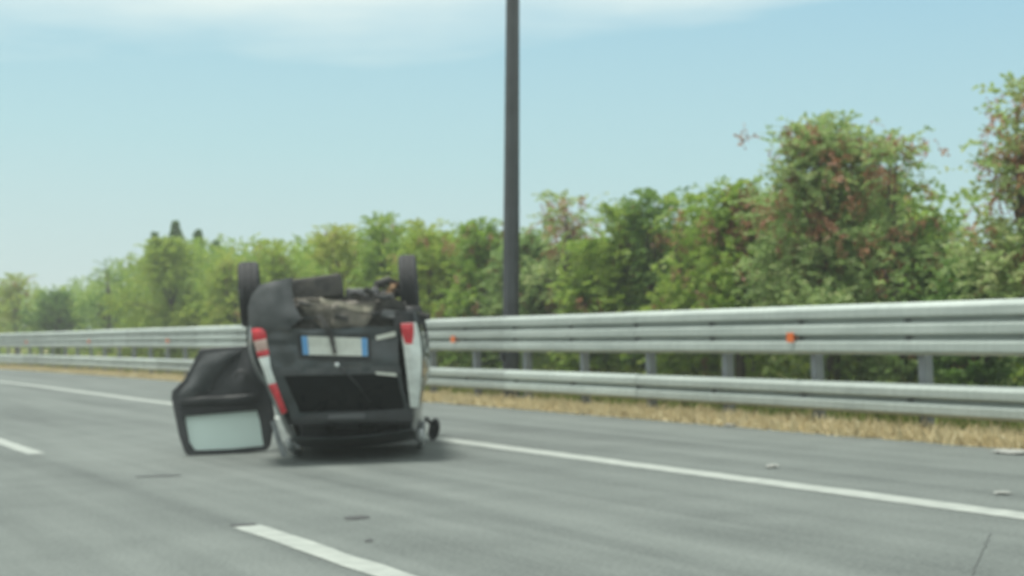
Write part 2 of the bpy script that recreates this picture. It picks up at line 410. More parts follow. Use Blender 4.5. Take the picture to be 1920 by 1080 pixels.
bm = bmesh.new(); add_box(bm, t0+Vector((-1.85,0,.44)), (.62,.26,.11), bevel=.035); obj('lamp_head', bm, M_POLE, arm)

# ------------------------------------------------------------------ trees and bushes
def shoots(r, O, D, L, nl, lsize, spread=1.0, mi=0):
    """leaf sprays: nl leaves on both sides of every shoot"""
    n = len(O); t = (np.arange(nl)+.5)/nl
    up = np.array([0,0,1.0]); D = D/np.linalg.norm(D, axis=1)[:,None]
    S = np.cross(D, up) + r.normal(0,.15,(n,3)); S /= np.linalg.norm(S, axis=1)[:,None]
    P = O[:,None,:] + D[:,None,:]*(L[:,None]*t)[:,:,None]
    P[:,:,2] -= (L[:,None]*.35*t**2)                                  # tips hang
    sgn = np.where(np.arange(nl) % 2 == 0, 1.0, -1.0)
    ax = S[:,None,:]*sgn[None,:,None]*spread + D[:,None,:]*.55 + r.normal(0,.35,(n,nl,3))
    ax /= np.linalg.norm(ax, axis=2)[:,:,None]
    rn = r.normal(0,1,(n,nl,3)); wv = np.cross(ax, rn); wv /= np.linalg.norm(wv, axis=2)[:,:,None]
    ls = lsize*(.6+.8*r.random((n,nl)))[:,:,None]
    b = P; e = P + ax*ls; md = P + ax*ls*.5
    V = np.stack([b, md+wv*ls*.27, e, md-wv*ls*.27], 2).reshape(-1,3)
    return V
def tree(name, label, cat, px, top, wpx, d, kind, seed, low=.08, n_shoot=520, seeds=0, sparse=0., group=None, trunk=True, leaf=.085, depth=.8):
    r = np.random.default_rng(seed)
    tp = at_lateral(px, top, d); H = tp.z; fw = fwd_of(tp); Rw = wpx/2*fw/F_PX
    base = Vector((tp.x, tp.y, 0))
    t = empty(name, base, label=label, cat=cat, group=group)
    # clump centres through the crown volume, irregular outline
    nc = max(9, int(16*(1+Rw*.5)))
    cc = []
    while len(cc) < nc:
        u = r.random()**.8; z = H*(low + (.93-low)*u)
        prof = (math.sin(math.pi*min(1, (.16+.84*u))**.8)**.6) if u < .999 else .1
        rad = Rw*max(.15, prof)*(.55+.45*r.random())
        a = r.random()*2*math.pi; q = r.random()**.45
        cc.append((rad*q*math.cos(a)*.95, rad*q*math.sin(a)*depth, z*(1 - .10*r.random()*(q))))
    cc = np.array(cc); k = r.integers(0, 4)
    cc[0] = (Rw*.1*r.normal(), 0, H*.92)
    cr = np.clip(.20*Rw + .16, .2, .55)*(.7+.6*r.random(nc))
    ci = r.integers(0, nc, n_shoot); v = r.normal(0,1,(n_shoot,3)); v /= np.linalg.norm(v,axis=1)[:,None]
    q = r.random(n_shoot)**.5
    O = cc[ci] + v*(cr[ci]*q)[:,None]*np.array([1,1,.8]); O[:,2] = np.clip(O[:,2], .05, H*.985)
    out_ = O*np.array([1,1,0]); out_ /= (np.linalg.norm(out_,axis=1)[:,None]+.05)
    D = v*.8 + out_*.5 + np.array([0,0,.45]) + r.normal(0,.3,(n_shoot,3))
    L = (.22+.30*r.random(n_shoot))*np.clip(H/3.6, .6, 1.25)
    # a few long leafy twigs break the outline
    nb = int(n_shoot*(.06+.10*sparse)); O2 = cc[r.integers(0,nc,nb)]; O2 = O2 + r.normal(0,.12,(nb,3))
    out2 = O2*np.array([1,1,0]); out2 /= (np.linalg.norm(out2,axis=1)[:,None]+.05)
    D2 = out2*.55 + np.array([0,0,.8]) + r.normal(0,.3,(nb,3)); L2 = .45+.45*r.random(nb)
    O = np.vstack([O,O2]); D = np.vstack([D,D2]); L = np.concatenate([L,L2])
    if sparse:
        hi = O[:,2] > H*.62; keep = ~(hi & (r.random(len(O)) < sparse*.75)); O, D, L = O[keep], D[keep], L[keep]
    # nothing pokes above the measured top
    tipz = O[:,2] + np.clip(D[:,2]/np.linalg.norm(D,axis=1),0,1)*L*.7; over = np.clip(tipz-H, 0, None); O[:,2] -= over
    V = shoots(r, O, D, L, 18, leaf*.86)
    c = quads_obj('crown', V, LEAF[kind], t)
    if seeds:
        hi = np.argsort(-cc[:,2])[:max(3, int(nc*.65))]; ns = seeds
        ck = hi[r.integers(0, len(hi), ns)]; so = cc[ck] + r.normal(0,1,(ns,3))*(cr[ck]*.75)[:,None]
        so[:,2] = np.clip(so[:,2], .3, H*.95)
        # hanging bunches
        Os = np.repeat(so, 4, 0) + r.normal(0,.05,(ns*4,3)); Ds = np.tile([0,0,-.8],(ns*4,1)) + r.normal(0,.5,(ns*4,3))
        Vs = shoots(r, Os, Ds, np.full(ns*4,.18), 10, .055)
        props(quads_obj('seed_clusters', Vs, LEAF['seed'], t), kind='stuff')
    if trunk:
        bm = bmesh.new(); tr_ = max(.03, .022*H)
        th = H*.45; j = [(r.normal(0,.05*H*.3), r.normal(0,.05*H*.3)) for _ in range(3)]
        fork = Vector((j[1][0], j[1][1], th))
        add_tube(bm, [(0,0,-.1), (j[0][0]*.5, j[0][1]*.5, th*.5), fork], [tr_*1.25, tr_, tr_*.75], 7)
        obj('trunk', bm, M_BARK, t, True)
        bm = bmesh.new()
        for i in range(min(nc, 16)):
            e = Vector(cc[i]); s_ = fork*(.35+.65*r.random()) if e.z < th else fork*(.8+.2*r.random())
            mid = s_.lerp(e, .55) + Vector((r.normal(0,.08), r.normal(0,.08), .10*H*.4))
            add_tube(bm, [s_, mid, e], [tr_*.5, tr_*.3, tr_*.1], 5)
        obj('branches', bm, M_BARK, t, True)
    return t
def conifer(label, px, top, wpx, d, seed, group):
    r = np.random.default_rng(seed); tp = at_lateral(px, top, d); H = tp.z; Rw = wpx/2*fwd_of(tp)/F_PX
    t = empty('conifer', (tp.x, tp.y, 0), label=label, cat='conifer', group=group)
    n = 700; u = r.random(n)**.9; z = H*(.06+.93*u); a = r.random(n)*2*np.pi; ra = Rw*(1.02-u)*(.6+.5*r.random(n))
    O = np.stack([0*a, 0*a, z], 1) + np.stack([np.cos(a), np.sin(a), 0*a],1)*(ra*.35)[:,None]
    D = np.stack([np.cos(a), np.sin(a), .25+.9*u**3], 1)
    V = shoots(r, O, D, ra*.75+.05, 14, .11, .6)
    quads_obj('crown', V, LEAF['conifer'], t)
    bm = bmesh.new(); add_tube(bm, [(0,0,-.1), (0,0,H*.5), (0,0,H*.97)], [.02*H, .013*H, .003*H], 7); obj('trunk', bm, M_BARK, t, True)
    return t

G1 = 'bushes and small trees behind the guardrail'
T = [ # name, label, cat, px, top, width px, lateral, kind, low, shoots, seeds, sparse, leaf
 ('small_tree','pale yellow green small tree at the far left end of the hedge','tree', 28,512,120,13.5,'yellow',.05,420,20,.2,.11),
 ('bush','low dark green bush beside the pale tree at the far left end','bush', 105,545,150,13.2,'dark',.03,620,0,.2,.11),
 ('small_tree','thin dark twiggy tree leaning up beside the big rounded bush','tree', 200,484,110,13.6,'dark',.05,230,0,.7,.10),
 ('bush','big rounded green bush in front of the pointed conifers','bush', 318,446,230,13.2,'yellow',.02,1500,0,.0,.10),
 ('bush','yellowish green bush just right of the big rounded bush','bush', 432,462,120,13.4,'yellow',.02,620,10,.1,.10),
 ('bush','bright green bush directly behind the left raised wheel of the car','bush', 512,448,120,13.2,'yellow',.02,620,20,.25,.095),
 ('small_tree','olive green small tree behind the middle of the overturned car','tree', 628,420,150,13.3,'yellow',.03,760,25,.3,.09),
 ('small_tree','slender light green tree behind the right raised wheel of the car','tree', 722,396,120,13.6,'green',.03,560,6,.35,.09),
 ('bush','full yellow green bush above the right raised wheel of the car','bush', 800,410,150,13.0,'yellow',.02,860,15,.2,.09),
 ('small_tree','brownish green tree just left of the lamp post','tree', 895,410,150,13.1,'green',.03,800,70,.25,.09),
 ('bush','dense olive bush low behind the lamp post','bush', 985,432,150,13.4,'dusty',.02,820,40,.1,.09),
 ('small_tree','sparse tree with see-through crown just right of the lamp post','tree', 1055,358,165,13.0,'dusty',.45,250,40,.75,.085),
 ('bush','dense mid green bush right of the sparse see-through tree','bush', 1110,450,150,12.8,'green',.02,860,16,.1,.085),
 ('small_tree','upright narrow green tree, shorter one of the close pair','tree', 1168,377,78,13.2,'green',.05,420,10,.2,.085),
 ('small_tree','upright narrow dark green tree, taller one of the close pair','tree', 1226,352,78,13.5,'dark',.05,420,6,.2,.085),
 ('bush','light green bush with reddish tufts beside the narrow pair of trees','bush', 1292,364,150,12.9,'green',.02,900,50,.3,.085),
 ('small_tree','loose tree with brown seed tufts left of the tallest mid tree','tree', 1375,330,160,12.6,'green',.03,860,90,.45,.08),
 ('tall_tree','large dusty green tree with red brown seed clusters at right','tree', 1540,214,330,12.6,'dusty',.04,1750,190,.55,.08),
 ('small_tree','upright dusty tree merged with the right flank of the large seeded tree','tree', 1672,236,125,12.9,'dusty',.05,480,50,.5,.08),
 ('bush','open dark bush in the dip between the two tallest trees','bush', 1762,385,140,13.4,'dark',.03,430,26,.6,.08),
 ('bush','low dense green bush behind the guardrail near the right edge','bush', 1830,480,190,12.4,'dark',.02,700,10,.1,.08),
 ('tall_tree','tall sparse tree with hanging branches at the far right edge','tree', 1918,138,215,12.4,'dusty',.20,620,90,.62,.08),
]
for i, (nm, lb, ct, px, top, wp, d, kd, lo, nsh, sd, sp, lf) in enumerate(T):
    tree(nm, lb, ct, px, top, wp, d, kd, 100+i, lo, nsh, sd, sp, G1, True, lf)
for i, (px, top, wp, lb) in enumerate([(290,430,150,'dark conifer tip left of the tallest conifer above the rounded bush'), (329,408,170,'tallest dark pointed conifer rising above the rounded bush'),
                                       (371,426,150,'dark pointed conifer just right of the tallest conifer'), (406,446,130,'shortest dark conifer tip at the right of the conifer group')]):
    conifer(lb, px, top+7, wp, 16.5, 300+i, 'conifers behind the rounded bush')
# the mass of growth behind, which reads as one
r = np.random.default_rng(55); Vs = []; n_t = 260
pxs = -60 + 2060*(np.arange(n_t)+r.random(n_t))/n_t
line = np.interp(pxs, [-60,60,150,230,300,420,520,640,720,800,900,1000,1100,1200,1300,1400,1500,1600,1680,1730,1800,1850,1990],
                 [535,545,528,490,452,455,455,440,432,432,438,452,470,430,425,405,350,340,390,480,520,505,470])
for px, ln in zip(pxs, line):
    d = 14.3 + 1.8*r.random(); tp = at_lateral(px, ln + 40*r.random(), d); H = max(.6, tp.z); fw = fwd_of(tp)
    n = 95; O = np.stack([tp.x + r.normal(0,.45,n), tp.y + r.normal(0,.012*fw+.25,n), H*(r.random(n)**.8)], 1)
    D = r.normal(0,.6,(n,3)) + np.array([0,0,.5]); Vs.append(shoots(r, O, D, .3+.25*r.random(n), 12, .12))
props(quads_obj('thicket', np.vstack(Vs), LEAF['green']), 'dense green thicket filling the background behind the bushes', 'thicket', kind='stuff')

# ------------------------------------------------------------------ overturned car
PT, RL = R(5.5), R(-2.0)
G = on_ground(640, 872)
yd = Vector((G.x, G.y, 0)).normalized(); cyaw = math.atan2(-yd.x, yd.y) - R(2.5)
ZOFF = .236
CARM = Matrix.Translation(G + Vector((0,0,ZOFF))) @ Matrix.Rotation(cyaw, 4, 'Z') @ Matrix.Rotation(-PT, 4, 'X') @ Matrix.Rotation(RL, 4, 'Y')
CINV = CARM.inverted()
car = empty('overturned_car', (0,0,0), label='black hatchback car lying upside down on its roof, its wheels in the air', cat='car')
car.matrix_world = CARM
def lerp_tab(x, tab): return float(np.interp(x, [t[0] for t in tab], [t[1] for t in tab]))
YR = [(-.2,.40),(.0,.36),(.07,.24),(.12,.25),(.45,.05),(.6,.02),(.85,0),(.9,-.02),(1.0,-.03),(1.3,.0)]
def yr(x, z): return lerp_tab(z, YR)
def L(px, py, surf=yr, lift=0.0):
    """point of the car (its own frame) seen along a pixel's ray on the surface Y = surf(x, z)"""
    o = CINV @ CAM; d = (CINV.to_3x3() @ ray(px, py)); Y = .1
    for _ in range(12):
        t = (Y-o.y)/d.y; p = o + d*t; Y = surf(p.x, p.z) - lift
    t = (Y-o.y)/d.y
    return o + d*t
def plane(y): return lambda x, z: y
def polyline(pts, t):
    n = len(pts)-1; k = min(int(t*n), n-1); a = t*n-k
    return (pts[k][0]*(1-a)+pts[k+1][0]*a, pts[k][1]*(1-a)+pts[k+1][1]*a)
def sheet(name, left, right, nr, ncol, m_, parent=None, surf=yr, lift=0.0, thick=.012, dent=0, dscale=3, seed=0, hole=None, bulge=0, smooth=True, tophat=None):
    """panel between a left and a right edge (given top to bottom), with real thickness"""
    P = []
    for i in range(nr+1):
        v = i/nr; a = polyline(left, v); b = polyline(right, v)
        for j in range(ncol+1):
            u = j/ncol; p = L(a[0]*(1-u)+b[0]*u, a[1]*(1-u)+b[1]*u, surf, lift)
            if bulge: p.y -= bulge*(1-(2*u-1)**2)*(1-(2*v-1)**4)
            if dent:
                q = p*dscale + Vector((seed*7.7, 0, seed*3.1)); s_ = mnoise.noise_vector(q)+mnoise.noise_vector(q*2.3)*.5
                p += Vector((s_.x*.5, s_.y, s_.z*.5))*dent
            P.append(p)
    bm = bmesh.new(); f = [bm.verts.new(p) for p in P]; bk = [bm.verts.new(p+Vector((0,thick,0))) for p in P]
    W = ncol+1; cells = set()
    for i in range(nr):
        for j in range(ncol):
            if hole and hole[0] <= (j+.5)/ncol <= hole[1] and hole[2] <= (i+.5)/nr <= hole[3]: continue
            cells.add((i,j))
    for i, j in cells:
        a, b, c, d = i*W+j, i*W+j+1, (i+1)*W+j+1, (i+1)*W+j
        bm.faces.new((f[a], f[d], f[c], f[b])); bm.faces.new((bk[a], bk[b], bk[c], bk[d]))
        for (di,dj,p,q) in ((-1,0,a,b),(1,0,c,d),(0,-1,d,a),(0,1,b,c)):
            if (i+di,j+dj) not in cells: bm.faces.new((f[p], f[q], bk[q], bk[p]))
    bmesh.ops.delete(bm, geom=[v for v in bm.verts if not v.link_faces], context='VERTS')
    o = obj(name, bm, m_, parent or car, smooth)
    if smooth: o.data.set_sharp_from_angle(angle=R(40))
    return o

M_PAINT = mat('dusty_black_paint', (.014,.019,.022), .34, noise=.4, nscale=6, coat=.6, col2=(.040,.052,.058))
M_PLAST = mat('black_plastic', (.018,.020,.022), .55, noise=.3, nscale=12, bump=.2, bscale=80)
M_SCUFF = mat('scuffed_grey_plastic', (.035,.040,.043), .5, noise=.5, nscale=7, col2=(.085,.092,.095))
M_UNDER = mat('underbody', (.020,.020,.021), .75, noise=.5, nscale=9, col2=(.075,.070,.062), bump=.4, bscale=25)
M_CRUSH = mat('bare_crumpled_metal', (.045,.043,.040), .55, .3, noise=.5, nscale=5, col2=(.20,.18,.145), bump=.4, bscale=20)
M_RUST = mat('rusty_spring_steel', (.26,.16,.085), .7, noise=.5, nscale=20)
M_RUBBER = mat('tyre_rubber', (.026,.027,.029), .8, noise=.3, nscale=15)
M_RIM = mat('dull_alloy', (.22,.23,.24), .4, .7)
M_RED = mat('red_lens', (.62,.030,.045), .22, coat=.6, noise=.25, nscale=12)
M_CLEAR = mat('milky_clear_lens', (.66,.70,.67), .25, coat=.6, noise=.18, nscale=10)
M_PINK = mat('faded_pink_lens', (.62,.44,.39), .25, coat=.6, noise=.15, nscale=14)
M_PLATE = mat('plate_white', (.62,.64,.58), .4, noise=.08, nscale=25)
M_BLUE = mat('plate_blue', (.12,.33,.62), .4)
M_SILVER = mat('bright_metal', (.62,.64,.64), .25, .8)
M_RAILS = mat('light_grey_roof_trim', (.46,.48,.48), .5, .1, noise=.3, nscale=8)
M_STRIPW = mat('strip_white', (.66,.67,.60), .4)  # white of two narrow strips, the lower one a painted highlight
M_CLOTH = mat('dark_seat_cloth', (.025,.026,.028), .9, noise=.3, nscale=30)
M_PANEL = mat('dark_door_trim', (.026,.028,.031), .55, noise=.45, nscale=6, col2=(.050,.053,.058))
M_DGLASS = mat('dark_tinted_glass', (.004,.005,.006), .3, spec=.12, noise=.3, nscale=4)
def pane_mat():
    M = bpy.data.materials.new('pale_door_glass'); M.use_nodes = True; b = M.node_tree.nodes['Principled BSDF']
    b.inputs['Base Color'].default_value = (.86,1,.95,1); b.inputs['Roughness'].default_value = .35
    b.inputs['Transmission Weight'].default_value = .12; b.inputs['IOR'].default_value = 1.1
    return M
M_PANE = pane_mat()

# --- body shell
def cx(z): return .005 + .10*max(0, .8-z)/.8
PLAN = [(0,.72),(.12,.765),(.4,.80),(1,.835),(2.8,.835),(3.3,.82),(3.6,.74),(3.78,.6),(3.87,.45)]
WZ = [(-.05,.60),(0,.66),(.03,.70),(.1,.74),(.3,.80),(.45,.85),(.55,.88),(.62,.94),(.7,.985),(.85,1.0),(1.05,.98),(1.15,.95),(1.22,.90),(1.27,.82)]
ZR = [(0,.05),(.35,.02),(1.2,-.01),(1.9,0),(2.25,.05),(2.95,.52),(3.55,.66),(3.8,.78),(3.87,.9)]
ZU = [(0,1.06),(.4,1.10),(1.0,1.20),(3.3,1.25),(3.7,1.2),(3.87,1.1)]
YS = sorted(set([round(v,3) for v in list(np.linspace(0,.4,9)) + list(np.linspace(.4,1.0,16)) + [1.05,1.1,1.2,1.35,1.5,1.7,1.85,1.93,2.0,2.1,2.25,2.4,2.55,2.7,2.75] + list(np.linspace(2.85,3.55,18)) + [3.6,3.68,3.75,3.8,3.84,3.87]]))
FR = [0,.04,.08,.12,.17,.22,.27,.32,.36,.40,.44,.48,.52,.57,.62,.67,.72,.77,.82,.87,.92,.96,1.0]
ROOFN, UNDN = 5, 5
def fall(Y): return max(0, 1-Y/.9)
def shell_pt(Y, x_, z): 
    return Vector((x_ + cx(z), Y + (yr(0, z)+.02)*fall(Y), z))
rings = []; info = []
for Y in YS:
    zr, zu, pl = lerp_tab(Y, ZR), lerp_tab(Y, ZU), lerp_tab(Y, PLAN)
    prof = []
    xr = lerp_tab(zr, WZ)*pl
    for k in range(ROOFN): 
        t = k/ROOFN; prof.append((xr*t, zr - .035*(1-t*t), 'roof'))
    for fr in FR: 
        z = zr + (zu-zr)*fr; prof.append((lerp_tab(z, WZ)*pl, z, 'side'))
    xu = lerp_tab(zu, WZ)*pl
    for k in range(1, UNDN+1): prof.append((xu*(1-k/UNDN), zu+.015, 'under'))
    ring = [shell_pt(Y, x_, z) for x_, z, _ in prof] + [shell_pt(Y, -x_, z) for x_, z, _ in prof[-2:0:-1]]
    info = [t for _,_,t in prof] + [t for _,_,t in prof[-2:0:-1]]
    rings.append(ring)
nrg = len(rings[0]); npf = len(prof)
body = bmesh.new(); winb = {}; 
def window_key(p, left):
    if p.z < .14 or p.z > .50: return None
    if 1.02 < p.y < 1.9: return ('rear_side', left)
    if 1.98 < p.y < 2.72 and p.z > .14 + max(0, (p.y-2.25))*.68: return ('front_side', left)
    return None
ARCH = [(.72, 1.16, .36), (3.2, 1.16, .36)]
groups_ = {'body': [], }
for i in range(len(YS)-1):
    for j in range(nrg):
        q = [rings[i][j], rings[i][(j+1)%nrg], rings[i+1][(j+1)%nrg], rings[i+1][j]]
        c = (q[0]+q[1]+q[2]+q[3])/4; xc = c.x - cx(c.z); left = xc < 0; kind = info[j]
        key = 'body'
        if abs(xc) > .35 and c.z > .08 and kind == 'side':
            if any((c.y-a)**2+(c.z-b)**2 < r_*r_ and c.z > .7 for a, b, r_ in ARCH): continue
            wk = window_key(c, left)
            if left and 1.0 < c.y < 1.93 and .06 < c.z < 1.14: continue          # doorway of the open door
            if wk: key = wk
        if kind == 'roof' and 2.32 < c.y < 2.92 and abs(xc) < .62: key = ('windscreen', 0)
        if any((c.y-a)**2 < .3*.3 for a, b, r_ in ARCH) and abs(xc) > .45 and c.z > 1.05 and kind != 'side': continue
        if key == 'body' and abs(xc) > .35 and kind == 'side' and .06 < c.z < 1.14:
            if not left and 1.0 < c.y < 1.93: key = ('door', 'rear')
            elif 2.0 < c.y < 2.75 and c.z > .06 + max(0, (c.y-2.25))*.68: key = ('door', left)
        groups_.setdefault(key, []).append(q)
def faces_obj(name, qs, m_, inset=0, th=.012):
    bm = bmesh.new(); d = {}
    def V_(p):
        k = (round(p.x,4), round(p.y,4), round(p.z,4))
        if k not in d: d[k] = bm.verts.new(p)
        return d[k]
    for q in qs:
        try: bm.faces.new([V_(p) for p in q])
        except ValueError: pass
    bmesh.ops.recalc_face_normals(bm, faces=bm.faces[:])
    o = obj(name, bm, m_, car, True, keep=True)
    if inset:
        c0 = Vector((0, 1.8, .6)); s_ = sum(((p.center-c0).dot(p.normal) for p in o.data.polygons))
        sg = 1 if s_ > 0 else -1
        nr_ = [v.normal.copy() for v in o.data.vertices]
        for v, n_ in zip(o.data.vertices, nr_): v.co -= n_*inset*sg
    md = o.modifiers.new('thickness', 'SOLIDIFY'); md.thickness = th; md.offset = 0
    o.data.set_sharp_from_angle(angle=R(50))
    return o
faces_obj('body', groups_['body'], M_PAINT)
for k, qs in groups_.items():
    if k == 'body': continue
    if k[0] == 'door':
        o = faces_obj('door', qs, M_PAINT); vs = [v.co for v in o.data.vertices]; c = sum(vs, Vector())/len(vs)
        for v in o.data.vertices: v.co = Vector((v.co.x, c.y+(v.co.y-c.y)*.985, c.z+(v.co.z-c.z)*.988))
        continue
    faces_obj('windscreen' if k[0] == 'windscreen' else 'side_window', qs, M_DGLASS, .012, .006)
# front cap with bumper grille
bm = bmesh.new(); bm.faces.new([bm.verts.new(p) for p in rings[-1]]); obj('front_bumper', bm, M_PLAST, car)
# wheel arch liners and arch lips
for sx in (-1, 1):
    for (a, b, r_) in ARCH:
        bm = bmesh.new(); n = 18; xo = lerp_tab(a, PLAN)
        for (w0, w1, rr_) in ((xo-.30, xo+.004, r_-.005), ):
            A = []
            for k in range(n+1):
                t = math.pi*(1+k/n); y, z = a+rr_*math.cos(t)*1.02, b+rr_*math.sin(t)
                A.append((bm.verts.new((sx*w0+cx(z), y, z)), bm.verts.new((sx*w1*lerp_tab(z,WZ)+cx(z), y, z))))
            for p, q in zip(A, A[1:]): bm.faces.new((p[0], p[1], q[1], q[0]))
        o = obj('wheel_arch', bm, M_PLAST, car, True)
        md = o.modifiers.new('thickness','SOLIDIFY'); md.thickness = .03
# --- tailgate, window, spoiler
tg = sheet('tailgate', [(499,618),(501,650),(507,690),(529,745),(546,784)], [(748,612),(746,650),(748,690),(757,735),(768,778)], 32, 34, M_PAINT, lift=.015, dent=.030, dscale=3.2, seed=2, hole=(.085,.965,.53,.93))
sheet('rear_window', [(517,700),(531,740),(544,776)], [(752,698),(757,735),(763,770)], 10, 14, M_DGLASS, tg, lift=-.012, thick=.006, bulge=.01)
sheet('window_seal', [(512,692),(516,705)], [(750,686),(752,700)], 3, 20, M_SCUFF, tg, lift=.022, thick=.02, dent=.008, seed=3)
sheet('spoiler', [(541,774),(546,788),(556,797)], [(770,766),(776,780),(774,792)], 5, 24, M_PLAST, tg, surf=plane(.20), lift=.03, thick=.10, bulge=.03)
sheet('spoiler_highlight', [(615,777),(615,786)], [(684,774),(684,784)], 2, 8, mat('painted_highlight_grey',(.07,.075,.078),.4), tg, surf=plane(.20), lift=.070, thick=.02)  # grey highlight at the middle of the spoiler, painted as a thin strip
# plate in its recess
pr = sheet('plate_recess', [(558,625),(560,674)], [(694,628),(697,678)], 3, 8, M_PLAST, tg, lift=.028, thick=.012)
pl = sheet('number_plate', [(565,630),(568,665)], [(689,634),(690,668)], 2, 8, M_PLATE, tg, lift=.048, thick=.012, smooth=False)
sheet('blue_band', [(565,630.3),(568,664.7)], [(576,630.8),(579,665)], 1, 1, M_BLUE, pl, lift=.051, thick=.004, smooth=False)
sheet('blue_band', [(677.5,633.6),(679,667.4)], [(688.5,634.2),(689.5,667.6)], 1, 1, M_BLUE, pl, lift=.051, thick=.004, smooth=False)
# badge, wiper
bc = L(632, 684, lift=.03); bm = bmesh.new()
add_lathe(bm, [(.003,-.010),(.016,-.010),(.024,-.005),(.026,.01)], Matrix.Translation(bc) @ Matrix.Rotation(R(90),4,'Z'), 20)
obj('round_badge', bm, M_SILVER, tg, True)
bm = bmesh.new(); a, b, c = L(640,692,lift=.045), L(668,718,lift=.05), L(694,752,lift=.04)
add_tube(bm, [a, a.lerp(b,.3)+Vector((0,-.02,0)), b, c], [.013,.009,.007,.005], 8); obj('rear_wiper', bm, M_PLAST, tg, True)
sheet('white_strip', [(704,630),(706,638)], [(741,621),(742,630)], 2, 6, M_STRIPW, lift=.05, thick=.015, dent=.006, seed=5)  # narrow white strip near the tailgate's upper right corner
sheet('white_strip', [(703,697),(706,702)], [(743,700),(744,706)], 2, 6, M_STRIPW, tg, lift=.06, thick=.012, dent=.004, seed=6)  # painted highlight on the dented rear window frame, not a separate part
# --- rear lights: red and clear lens pieces, one per segment
def light(lefts, rights, cuts, mats_, wrap):
    surf = lambda x, z: yr(x, z) + .9*max(0, abs(x-cx(z))-.62)**2
    hs = sheet('rear_light', lefts, rights, 14, 4, M_PLAST, surf=surf, lift=.02, thick=.05, bulge=.01)
    for (v0, v1), (nm, mm) in zip(cuts, mats_):
        n = 5; lf = [polyline(lefts, v0+(v1-v0)*k/n) for k in range(n+1)]; rt = [polyline(rights, v0+(v1-v0)*k/n) for k in range(n+1)]
        sh = 1.2
        lf = [(a+sh, b) for a, b in lf]; rt = [(a-sh, b) for a, b in rt]
        sheet(nm, lf, rt, 5, 5, mm, hs, surf=surf, lift=.035, thick=.02, bulge=.022)
light([(470,617),(474,640),(481,665),(491,692),(502,722),(517,755),(527,777)], [(498,612),(501,635),(505,660),(509,690),(519,718),(531,750),(539,772)],
      [(0,.165),(.165,.30),(.30,.37),(.37,.665),(.665,1)], [('red_lens',M_RED),('pink_lens',M_PINK),('red_lens',M_RED),('clear_lens',M_CLEAR),('red_lens',M_RED)], -1)
rl_ = [(750,606),(752,630),(756,655),(759,680),(762,705),(765,735),(768,764)]; rr2 = [(782,604),(788,628),(792,655),(792,680),(791,705),(790,735),(786,764)]
light(rl_, rr2, [(0,1)], [('clear_lens',M_CLEAR)], 1)
sheet('red_lens', [(751,607),(753,625),(760,644)], [(775,606),(776,625),(773,645)], 5, 4, M_RED, [o for o in bpy.data.objects if o.name.startswith('rear_light')][-1],
      surf=lambda x, z: yr(x, z) + .9*max(0, abs(x-cx(z))-.62)**2, lift=.062, thick=.03, bulge=.012)
# --- torn rear bumper, crushed panels, underbody
sb = lambda x, z: -.07 + 1.1*max(0, abs(x+.06)-.50)**2
sheet('bumper_corner', [(486,533),(472,552),(464,578),(466,602),(474,620)], [(548,519),(546,540),(552,570),(566,598),(540,618)], 14, 14, M_SCUFF, surf=sb, thick=.02, dent=.022, dscale=4, seed=8, bulge=.03)
sheet('bumper_corner', [(744,588),(738,600),(740,613)], [(800,586),(801,597),(790,608)], 6, 12, M_PLAST, surf=sb, thick=.02, dent=.018, dscale=5, seed=9)
sheet('crushed_rear_panel', [(484,566),(486,590),(496,622)], [(758,566),(752,592),(748,618)], 16, 30, M_UNDER, surf=plane(.05), thick=.02, dent=.07, dscale=5.5, seed=10)
sheet('crushed_crossbeam', [(551,560),(572,588),(606,617)], [(704,566),(699,590),(688,612)], 14, 26, M_CRUSH, surf=plane(-.01), thick=.02, dent=.055, dscale=4.2, seed=11, bulge=.03)
sheet('torn_edge', [(596,558),(600,568)], [(700,577),(694,586)], 4, 20, mat('pale_torn_metal', (.22,.20,.15), .5, .2, noise=.4, nscale=14, col2=(.36,.33,.26)), surf=plane(-.06), thick=.012, dent=.025, dscale=7, seed=12)
bm = bmesh.new(); a, b, c, d_ = L(598,590,plane(-.07)), L(612,612,plane(-.085)), L(622,634,plane(-.07)), L(628,664,plane(-.075))
for p, q, ww in ((a,b,.030),(b,c,.026),(c,d_,.020)):
    v = [bm.verts.new(p+Vector((-ww,0,0))), bm.verts.new(p+Vector((ww,0,0))), bm.verts.new(q+Vector((ww*.9,0,0))), bm.verts.new(q+Vector((-ww*.9,0,0)))]; bm.faces.new(v)
o = obj('dangling_strap', bm, M_UNDER, car); md = o.modifiers.new('thickness','SOLIDIFY'); md.thickness = .008
